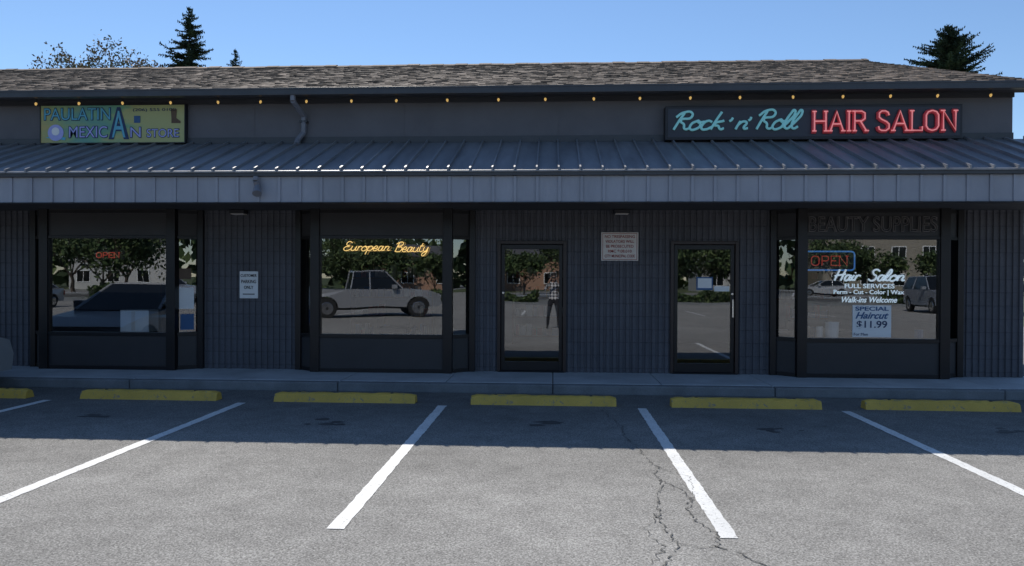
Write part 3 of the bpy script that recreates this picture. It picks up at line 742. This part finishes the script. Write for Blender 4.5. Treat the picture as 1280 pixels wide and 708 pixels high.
def hedge(x0,x1,y,h,seed):
    rnd=random.Random(seed); mb=MB()
    for i in range(int((x1-x0)*420)):
        x=rnd.uniform(x0,x1); hh=h*(.8+.25*math.sin(x*1.7+seed)+.1*math.sin(x*4.1))
        leaf(mb,Vector((x,y+rnd.gauss(0,.35),rnd.uniform(.05,1)*hh)),.13*rnd.uniform(.6,1.2),rnd.choice((G1,G2,G3)),rnd)
    mb.build('hedge')
hedge(-30,-14,-24,1.0,1); hedge(-9,-1,-24,.8,2); hedge(6,15,-24,.9,3); hedge(20,34,-24,.9,4)
rnd=random.Random(77); mb=MB()
for i in range(16000):
    a=rnd.uniform(0,2*math.pi); R=96+rnd.gauss(0,2.5)
    hh=8.5+2.6*math.sin(a*23)+1.8*math.sin(a*61+1)+1.2*math.sin(a*127+2)
    z=hh*rnd.random()**.8
    leaf(mb,Vector((R*math.cos(a),R*math.sin(a),z)),rnd.uniform(.6,1.3),rnd.choice((G1,G2,G2,G3)),rnd)
mb.build('distant_trees')

rd=empty('street')
sheet('street_surface',-300,300,-38,-26,0,M['road'],rd)
for x in range(-60,60,6): sheet('lane_mark',x,x+3,-32.05,-31.93,.004,M['line'],rd)
sheet('edge_line',-300,300,-26.6,-26.48,.004,M['line'],rd)
mb=MB(); mb.box(-60,60,-22.2,-22,-.01,.13,M['curb']); mb.box(-300,300,-26,-25.8,-.01,.13,M['curb']); mb.box(-300,300,-38.2,-38,-.01,.13,M['curb']); mb.box(-300,300,-40,-38.2,-.01,.12,M['concrete']); mb.build('street_curb',rd)
sheet('far_lot_surface',-60,60,-58,-41,.0,M['farasphalt'],rd)

WALLB=pmat('stucco_beige',(.30,.27,.22),.9,.08,1); WALLW=pmat('siding_white',(.50,.50,.49),.8,.06,1); TERR=pmat('terracotta_wall',(.40,.24,.17),.9,.12,1); ROOFG=pmat('roof_grey',(.10,.10,.11),.9,.15,1)
def house(name,x0,x1,y0,y1,h,rise,wall,floors,cols,winmat=None):
    o=empty(name); mb=MB(); mb.box(x0,x1,y0,y1,0,h,wall)
    ym=(y0+y1)/2
    mb.poly([(x0,y0,h),(x0,ym,h+rise),(x0,y1,h)],wall); mb.poly([(x1,y0,h),(x1,ym,h+rise),(x1,y1,h)],wall)
    mb.build('walls',o)
    mb=MB(); e=.5
    mb.hexa([(x0-e,y1+e,h-.2),(x1+e,y1+e,h-.2),(x1+e,ym,h+rise),(x0-e,ym,h+rise),(x0-e,y1+e,h),(x1+e,y1+e,h),(x1+e,ym,h+rise+.2),(x0-e,ym,h+rise+.2)][::1],ROOFG)
    mb.hexa([(x0-e,y0-e,h-.2),(x1+e,y0-e,h-.2),(x1+e,ym,h+rise),(x0-e,ym,h+rise),(x0-e,y0-e,h),(x1+e,y0-e,h),(x1+e,ym,h+rise+.2),(x0-e,ym,h+rise+.2)],ROOFG)
    mb.build('roof',o)
    mb=MB(); fh=h/floors; cw=(x1-x0)/cols
    for f in range(floors):
        for c in range(cols):
            cx=x0+cw*(c+.5); z=f*fh+.9
            mb.box(cx-.75,cx+.75,y1-.02,y1+.06,z-.08,z+1.38,M['paper']); mb.box(cx-.67,cx-.03,y1+.03,y1+.075,z,z+1.3,M['carglass']); mb.box(cx+.03,cx+.67,y1+.03,y1+.075,z,z+1.3,M['carglass'])
    mb.build('windows',o)
house('apartment_building',30,50,-74,-62,9,2.5,WALLB,3,6)
house('white_house',17,27,-72,-63,5.6,2.2,WALLW,2,3)
house('terracotta_shop',-24,6,-76,-66,4.2,1.2,TERR,1,7)
house('grey_house',-56,-38,-70,-60,5.8,2.2,WALLW,2,5)

# ------------------------------------------------------------------ vehicles
def car(name,loc,rz,kind,col):
    o=empty(name,loc,rz); P=pmat('car_paint_'+kind,col,.22,.03,3,metal=.2)
    if kind=='sedan':
        body=[(-2.25,.32),(-2.3,.6),(-2.22,.92),(-1.6,.98),(-.9,.98),(.75,.95),(1.6,.84),(2.15,.70),(2.28,.5),(2.22,.28)]
        cab=[(-1.75,.96),(-1.15,1.40),(.05,1.43),(.95,.94)]; hw=.89; wb=(-1.38,1.40); wr=.32; H=1.43
    elif kind=='suv':
        body=[(-2.25,.4),(-2.32,.7),(-2.28,1.08),(-1.6,1.1),(.9,1.1),(1.9,1.0),(2.25,.85),(2.3,.55),(2.22,.38)]
        cab=[(-2.22,1.09),(-1.95,1.70),(.1,1.74),(.98,1.09)]; hw=.94; wb=(-1.36,1.4); wr=.36; H=1.74
    else:
        body=[(-2.8,.5),(-2.85,.75),(-2.82,1.12),(-1.0,1.12),(1.1,1.14),(2.3,1.08),(2.75,.95),(2.82,.6),(2.75,.42)]
        cab=[(-.85,1.12),(-.7,1.80),(.55,1.84),(1.25,1.13)]; hw=1.0; wb=(-1.75,1.85); wr=.40; H=1.84
    zb=min(p[1] for p in body)
    def arch(x):
        pts=[]
        for k in range(9):
            a=math.pi*k/8; pts.append((x+math.cos(a)*(wr+.06),max(zb,wr+math.sin(a)*(wr+.06))))
        return pts
    out=body+[(wb[1]+wr+.08,zb)]+arch(wb[1])+[(wb[0]+wr+.08,zb)]+arch(wb[0])
    mb=MB(); n=len(out)
    def yw(p):
        k=abs(p[0])/abs(body[0][0]); return hw*(1-.10*max(0,(k-.75)/.25)**2)*(1-.04*max(0,(p[1]-.8)))
    Lf=[(p[0],-yw(p),p[1]) for p in out]; Rt=[(p[0],yw(p),p[1]) for p in out]
    mb.poly(Lf[::-1],P); mb.poly(Rt,P)
    for i in range(n): j=(i+1)%n; mb.poly([Lf[i],Lf[j],Rt[j],Rt[i]],P)
    mb.build('body',o,bevel=.045,seg=3)
    mb=MB(); cw=[hw-.06,hw-.24,hw-.24,hw-.06]
    l=[(p[0],-w,p[1]) for p,w in zip(cab,cw)]; r=[(p[0],w,p[1]) for p,w in zip(cab,cw)]
    mb.poly(l,M['carglass']); mb.poly(r[::-1],M['carglass'])
    for i in range(3): mb.poly([l[i],l[i+1],r[i+1],r[i]],M['carglass'])
    mb.build('greenhouse',o,bevel=.03)
    mb=MB()
    mb.hexa([(cab[1][0]-.03,-cw[1]-.012,cab[1][1]-.03),(cab[2][0]+.03,-cw[1]-.012,cab[2][1]-.03),(cab[2][0]+.03,cw[1]+.012,cab[2][1]-.03),(cab[1][0]-.03,cw[1]+.012,cab[1][1]-.03),
             (cab[1][0]+.05,-cw[1]+.04,cab[1][1]+.03),(cab[2][0]-.05,-cw[1]+.04,cab[2][1]+.03),(cab[2][0]-.05,cw[1]-.04,cab[2][1]+.03),(cab[1][0]+.05,cw[1]-.04,cab[1][1]+.03)],P)
    for s in (-1,1):
        for a,b in ((cab[0],cab[1]),(cab[3],cab[2])): mb.cyl((a[0],s*(cw[0]+.0),a[1]),(b[0],s*(cw[1]+.0),b[1]),.035,.03,6,P)
        xm=(cab[1][0]+cab[2][0])/2; mb.cyl((xm,s*cw[0],cab[0][1]),(xm,s*cw[1],cab[1][1]),.035,.03,6,P)
        mb.box(cab[3][0]-.45,cab[3][0]-.25,s*(hw+.06)-.09,s*(hw+.06)+.09,cab[3][1]+.02,cab[3][1]+.17,P)
    mb.build('roof_and_pillars',o,bevel=.01)
    fx=body[-3][0] if kind!='sedan' else 2.15
    mb=MB()
    for s in (-1,1):
        zt=body[-3][1]-.14
        mb.box(fx-.18,fx+.06,s*(hw-.28)-.17,s*(hw-.28)+.17,zt-.02,zt+.10,M['lens'])
        mb.box(body[1][0]-.02,body[1][0]+.1,s*(hw-.2)-.12,s*(hw-.2)+.12,body[2][1]-.32,body[2][1]-.1,M['tail'])
        for w in wb:
            mb.cyl((w,s*(hw-.22),wr),(w,s*(hw-.005),wr),wr,wr,24,M['tyre']); mb.cyl((w,s*(hw-.02),wr),(w,s*(hw+.006),wr),wr*.64,wr*.6,16,M['chrome']); mb.cyl((w,s*(hw-.02),wr),(w,s*(hw+.012),wr),wr*.15,wr*.15,8,M['black'])
    mb.box(body[-2][0]-.05,body[-2][0]+.03,-.5,.5,.45,.62,M['black']); mb.box(body[-2][0]+.02,body[-2][0]+.04,-.16,.16,.47,.57,M['white_sign'])
    mb.box(-body[-2][0]-.05,-body[-2][0]+.05,-.16,.16,.5,.6,M['white_sign'])
    mb.box(wb[0]-.2,wb[1]+.2,-hw+.1,hw-.1,zb-.08,zb+.05,M['black'])
    if kind=='pickup': mb.box(-2.7,-.95,-hw+.12,hw-.12,1.05,1.125,M['black'])
    mb.build('wheels_and_lights',o,bevel=.01)
    return o
car('parked_car',(-8.40,7.75,0),math.pi/2,'sedan',(.42,.43,.44))
car('pickup_truck',(-7.5,-7.2,0),math.radians(-22),'pickup',(.34,.35,.37))
car('parked_car',(-8.6,-50.5,0),0,'suv',(.35,.37,.40))
car('parked_car',(24,-45,0),math.pi,'sedan',(.45,.46,.48))
car('parked_car',(18.5,-14,0),math.radians(95),'suv',(.30,.32,.36))
car('parked_car',(-26,-12,0),math.radians(90),'sedan',(.5,.5,.5))

# ------------------------------------------------------------------ photographer
PH=empty('photographer')
def skinmesh(name,verts,edges,radii,root,sub=2):
    me=bpy.data.meshes.new(name); me.from_pydata(verts,edges,[]); ob=bpy.data.objects.new(name,me); COL.objects.link(ob)
    ob.modifiers.new('skin','SKIN'); ss=ob.modifiers.new('s','SUBSURF'); ss.levels=sub; ss.render_levels=sub
    for i,r in enumerate(radii):
        sv=me.skin_vertices[0].data[i]; sv.radius=r if isinstance(r,tuple) else (r,r); sv.use_root=(i==root)
    dg=bpy.context.evaluated_depsgraph_get(); nm=bpy.data.meshes.new_from_object(ob.evaluated_get(dg))
    bpy.data.objects.remove(ob); o=bpy.data.objects.new(name,nm); COL.objects.link(o); o.parent=PH
    nm.polygons.foreach_set('use_smooth',[True]*len(nm.polygons)); return o
def plaid():
    m,nt,b=new_mat('plaid_shirt'); N,L=nt.nodes,nt.links; tc=N.new('ShaderNodeTexCoord'); sx=N.new('ShaderNodeSeparateXYZ'); L.new(tc.outputs['Object'],sx.inputs[0])
    vals=[]
    for ax in ('X','Z'):
        k=N.new('ShaderNodeMath'); k.operation='PINGPONG'; k.inputs[1].default_value=.05; L.new(sx.outputs[ax],k.inputs[0])
        g=N.new('ShaderNodeMath'); g.operation='GREATER_THAN'; g.inputs[1].default_value=.025; L.new(k.outputs[0],g.inputs[0]); vals.append(g.outputs[0])
    a=N.new('ShaderNodeMath'); a.operation='ADD'; L.new(vals[0],a.inputs[0]); L.new(vals[1],a.inputs[1])
    h=N.new('ShaderNodeMath'); h.operation='MULTIPLY'; h.inputs[1].default_value=.5; L.new(a.outputs[0],h.inputs[0])
    cr=N.new('ShaderNodeValToRGB'); E=cr.color_ramp.elements; E[0].color=(.02,.02,.025,1); E[1].color=(.75,.75,.77,1); L.new(h.outputs[0],cr.inputs[0]); L.new(cr.outputs[0],b.inputs['Base Color']); b.inputs['Roughness'].default_value=.9; return m
SK=pmat('skin',(.45,.27,.19),.5,.06,8); PT=pmat('dark_trousers',(.02,.021,.028),.85,.2,8); SH=plaid(); HR=pmat('dark_hair',(.02,.014,.01),.6,.3,30); SHOE=pmat('shoes',(.03,.03,.03),.6,.2,10)
by=-.44
V=[(0,by,.93),(0,by,1.08),(0,by-.01,1.27),(0,by,1.40),(0,by+.01,1.47),(0,by+.03,1.56)]
R=[(.135,.105),(.125,.095),(.155,.11),(.10,.075),(.052,.052),(.05,.055)]
Ed=[(0,1),(1,2),(2,3),(3,4),(4,5)]
def add(p,r,par): V.append(p); R.append(r); Ed.append((par,len(V)-1)); return len(V)-1
for s in (-1,1):
    a=add((s*.155,by,1.385),(.06,.06),3); a=add((s*.235,by+.06,1.27),(.052,.052),a); a=add((s*.285,by+.15,1.16),(.043,.043),a)
    a=add((s*.20,by+.27,1.33),(.038,.038),a); a=add((s*.125,by+.345,1.50),(.027,.027),a); a=add((s*.10,by+.37,1.555),(.024,.034),a)
    a=add((s*.10,by,.84),(.092,.095),0); a=add((s*.125,by+.01,.66),(.078,.08),a); a=add((s*.15,by+.03,.49),(.058,.06),a); a=add((s*.165,by-.0,.30),(.054,.056),a); a=add((s*.175,by-.01,.10),(.038,.042),a); a=add((s*.185,by+.03,.045),(.04,.035),a); a=add((s*.20,by+.16,.035),(.042,.03),a)
bo=skinmesh('body',V,Ed,R,0)
for m in (SH,PT,SK,SHOE): bo.data.materials.append(m)
for p in bo.data.polygons:
    c=p.center
    if c.z<.105: k=3
    elif c.z<.91: k=1
    elif (abs(c.x)<.075 and c.z>1.46) or (c.y>by+.315 and c.z>1.42): k=2
    else: k=0
    p.material_index=k
import bmesh
bm=bmesh.new(); bmesh.ops.create_uvsphere(bm,u_segments=32,v_segments=24,radius=1)
for v in bm.verts:
    x,y,z=v.co; w=.075*(1-.18*max(0,-z)); d=.095
    v.co=(x*w, y*d+ (.012 if z<-.3 and y>0 else 0), z*.118)
    if y>.8 and abs(x)<.22 and -.35<z<.1: v.co.y+=.022*(1-abs(x)/.22)
    if y>.6 and .05<z<.28 and .2<abs(x)<.6: v.co.y-=.008
    if y>.7 and abs(x)<.4 and -.62<z<-.48: v.co.y+=.005
me=bpy.data.meshes.new('head'); bm.to_mesh(me); bm.free(); hd=bpy.data.objects.new('head',me); COL.objects.link(hd); hd.parent=PH; hd.location=(0,by+.05,1.60)
me.materials.append(SK); me.materials.append(HR); me.polygons.foreach_set('use_smooth',[True]*len(me.polygons))
bm=bmesh.new(); bmesh.ops.create_uvsphere(bm,u_segments=28,v_segments=20,radius=1)
for v in bm.verts:
    x,y,z=v.co; v.co=(x*.088,y*.108-.008,z*.125+.01)
bmesh.ops.delete(bm,geom=[v for v in bm.verts if (v.co.y>.035 and v.co.z<.06) or v.co.z<-.09],context='VERTS')
me=bpy.data.meshes.new('hair'); bm.to_mesh(me); bm.free(); hr=bpy.data.objects.new('hair',me); COL.objects.link(hr); hr.parent=PH; hr.location=hd.location; me.materials.append(HR)
mb=MB()
for s in (-1,1):
    mb.cyl((s*.03,by+.05+.083,1.615),(s*.03,by+.05+.0905,1.615),.010,.006,10,M['black'])
    mb.cyl((s*.074,by+.045,1.595),(s*.086,by+.04,1.60),.026,.018,10,SK)
mb.box(-.022,.022,by+.05+.083,by+.05+.092,1.538,1.544,M['red_ink'])
mb.build('face_features',PH)
mb=MB(); mb.box(-.078,.078,-.060,-.051,1.565,1.638,M['black']); mb.build('phone',PH,bevel=.003)
for s in (-1,1):
    fv=[(s*.105,by+.365,1.55)]; fr=[.02]; fe=[]
    for k in range(4):
        z=1.615-k*.019; L_=(.85,1,.95,.75)[k]
        i=len(fv); fv+= [(s*.098,by+.375,z-.015),(s*.09,by+.402,z),(s*(.09-.028*L_),by+.398,z+.003)]
        fr+=[.011,.0095,.0085]; fe+=[(0,i),(i,i+1),(i+1,i+2)]
    i=len(fv); fv+=[(s*.09,by+.345,1.555),(s*.068,by+.362,1.568)]; fr+=[.012,.010]; fe+=[(0,i),(i,i+1)]
    h=skinmesh('hand',fv,fe,fr,0,1); h.data.materials.append(SK)

# ------------------------------------------------------------------ light, sky, camera
sv=Vector((-.35,1,1.10)).normalized()
sun=bpy.data.lights.new('sun','SUN'); sun.energy=5.0; sun.angle=math.radians(.5); sun.color=(1,.95,.87)
so=bpy.data.objects.new('sun',sun); COL.objects.link(so); so.rotation_euler=sv.to_track_quat('Z','Y').to_euler(); so.location=(-8,20,25)
w=bpy.data.worlds.new('World'); SC.world=w; w.use_nodes=True; N=w.node_tree.nodes
sk=N.new('ShaderNodeTexSky'); sk.sky_type='NISHITA'; sk.sun_disc=False; sk.sun_elevation=math.asin(sv.z); sk.sun_rotation=math.atan2(sv.x,sv.y)
sk.air_density=1.0; sk.dust_density=0; sk.ozone_density=5.0; sk.altitude=0
w.node_tree.links.new(sk.outputs[0],N['Background'].inputs[0]); N['Background'].inputs[1].default_value=.13
cam=bpy.data.cameras.new('camera'); co=bpy.data.objects.new('camera',cam); COL.objects.link(co)
cam.sensor_width=36; cam.lens=924/1280*36; cam.clip_start=.05; cam.clip_end=3000
Rm=Matrix.Rotation(math.radians(3.2),4,'Z')@Matrix.Rotation(math.radians(90-.43),4,'X')@Matrix.Rotation(math.radians(.25),4,'Z')
co.matrix_world=Matrix.Translation((0,0,1.6))@Rm
SC.camera=co
SC.view_settings.view_transform='Standard'; SC.view_settings.look='None'; SC.view_settings.exposure=0
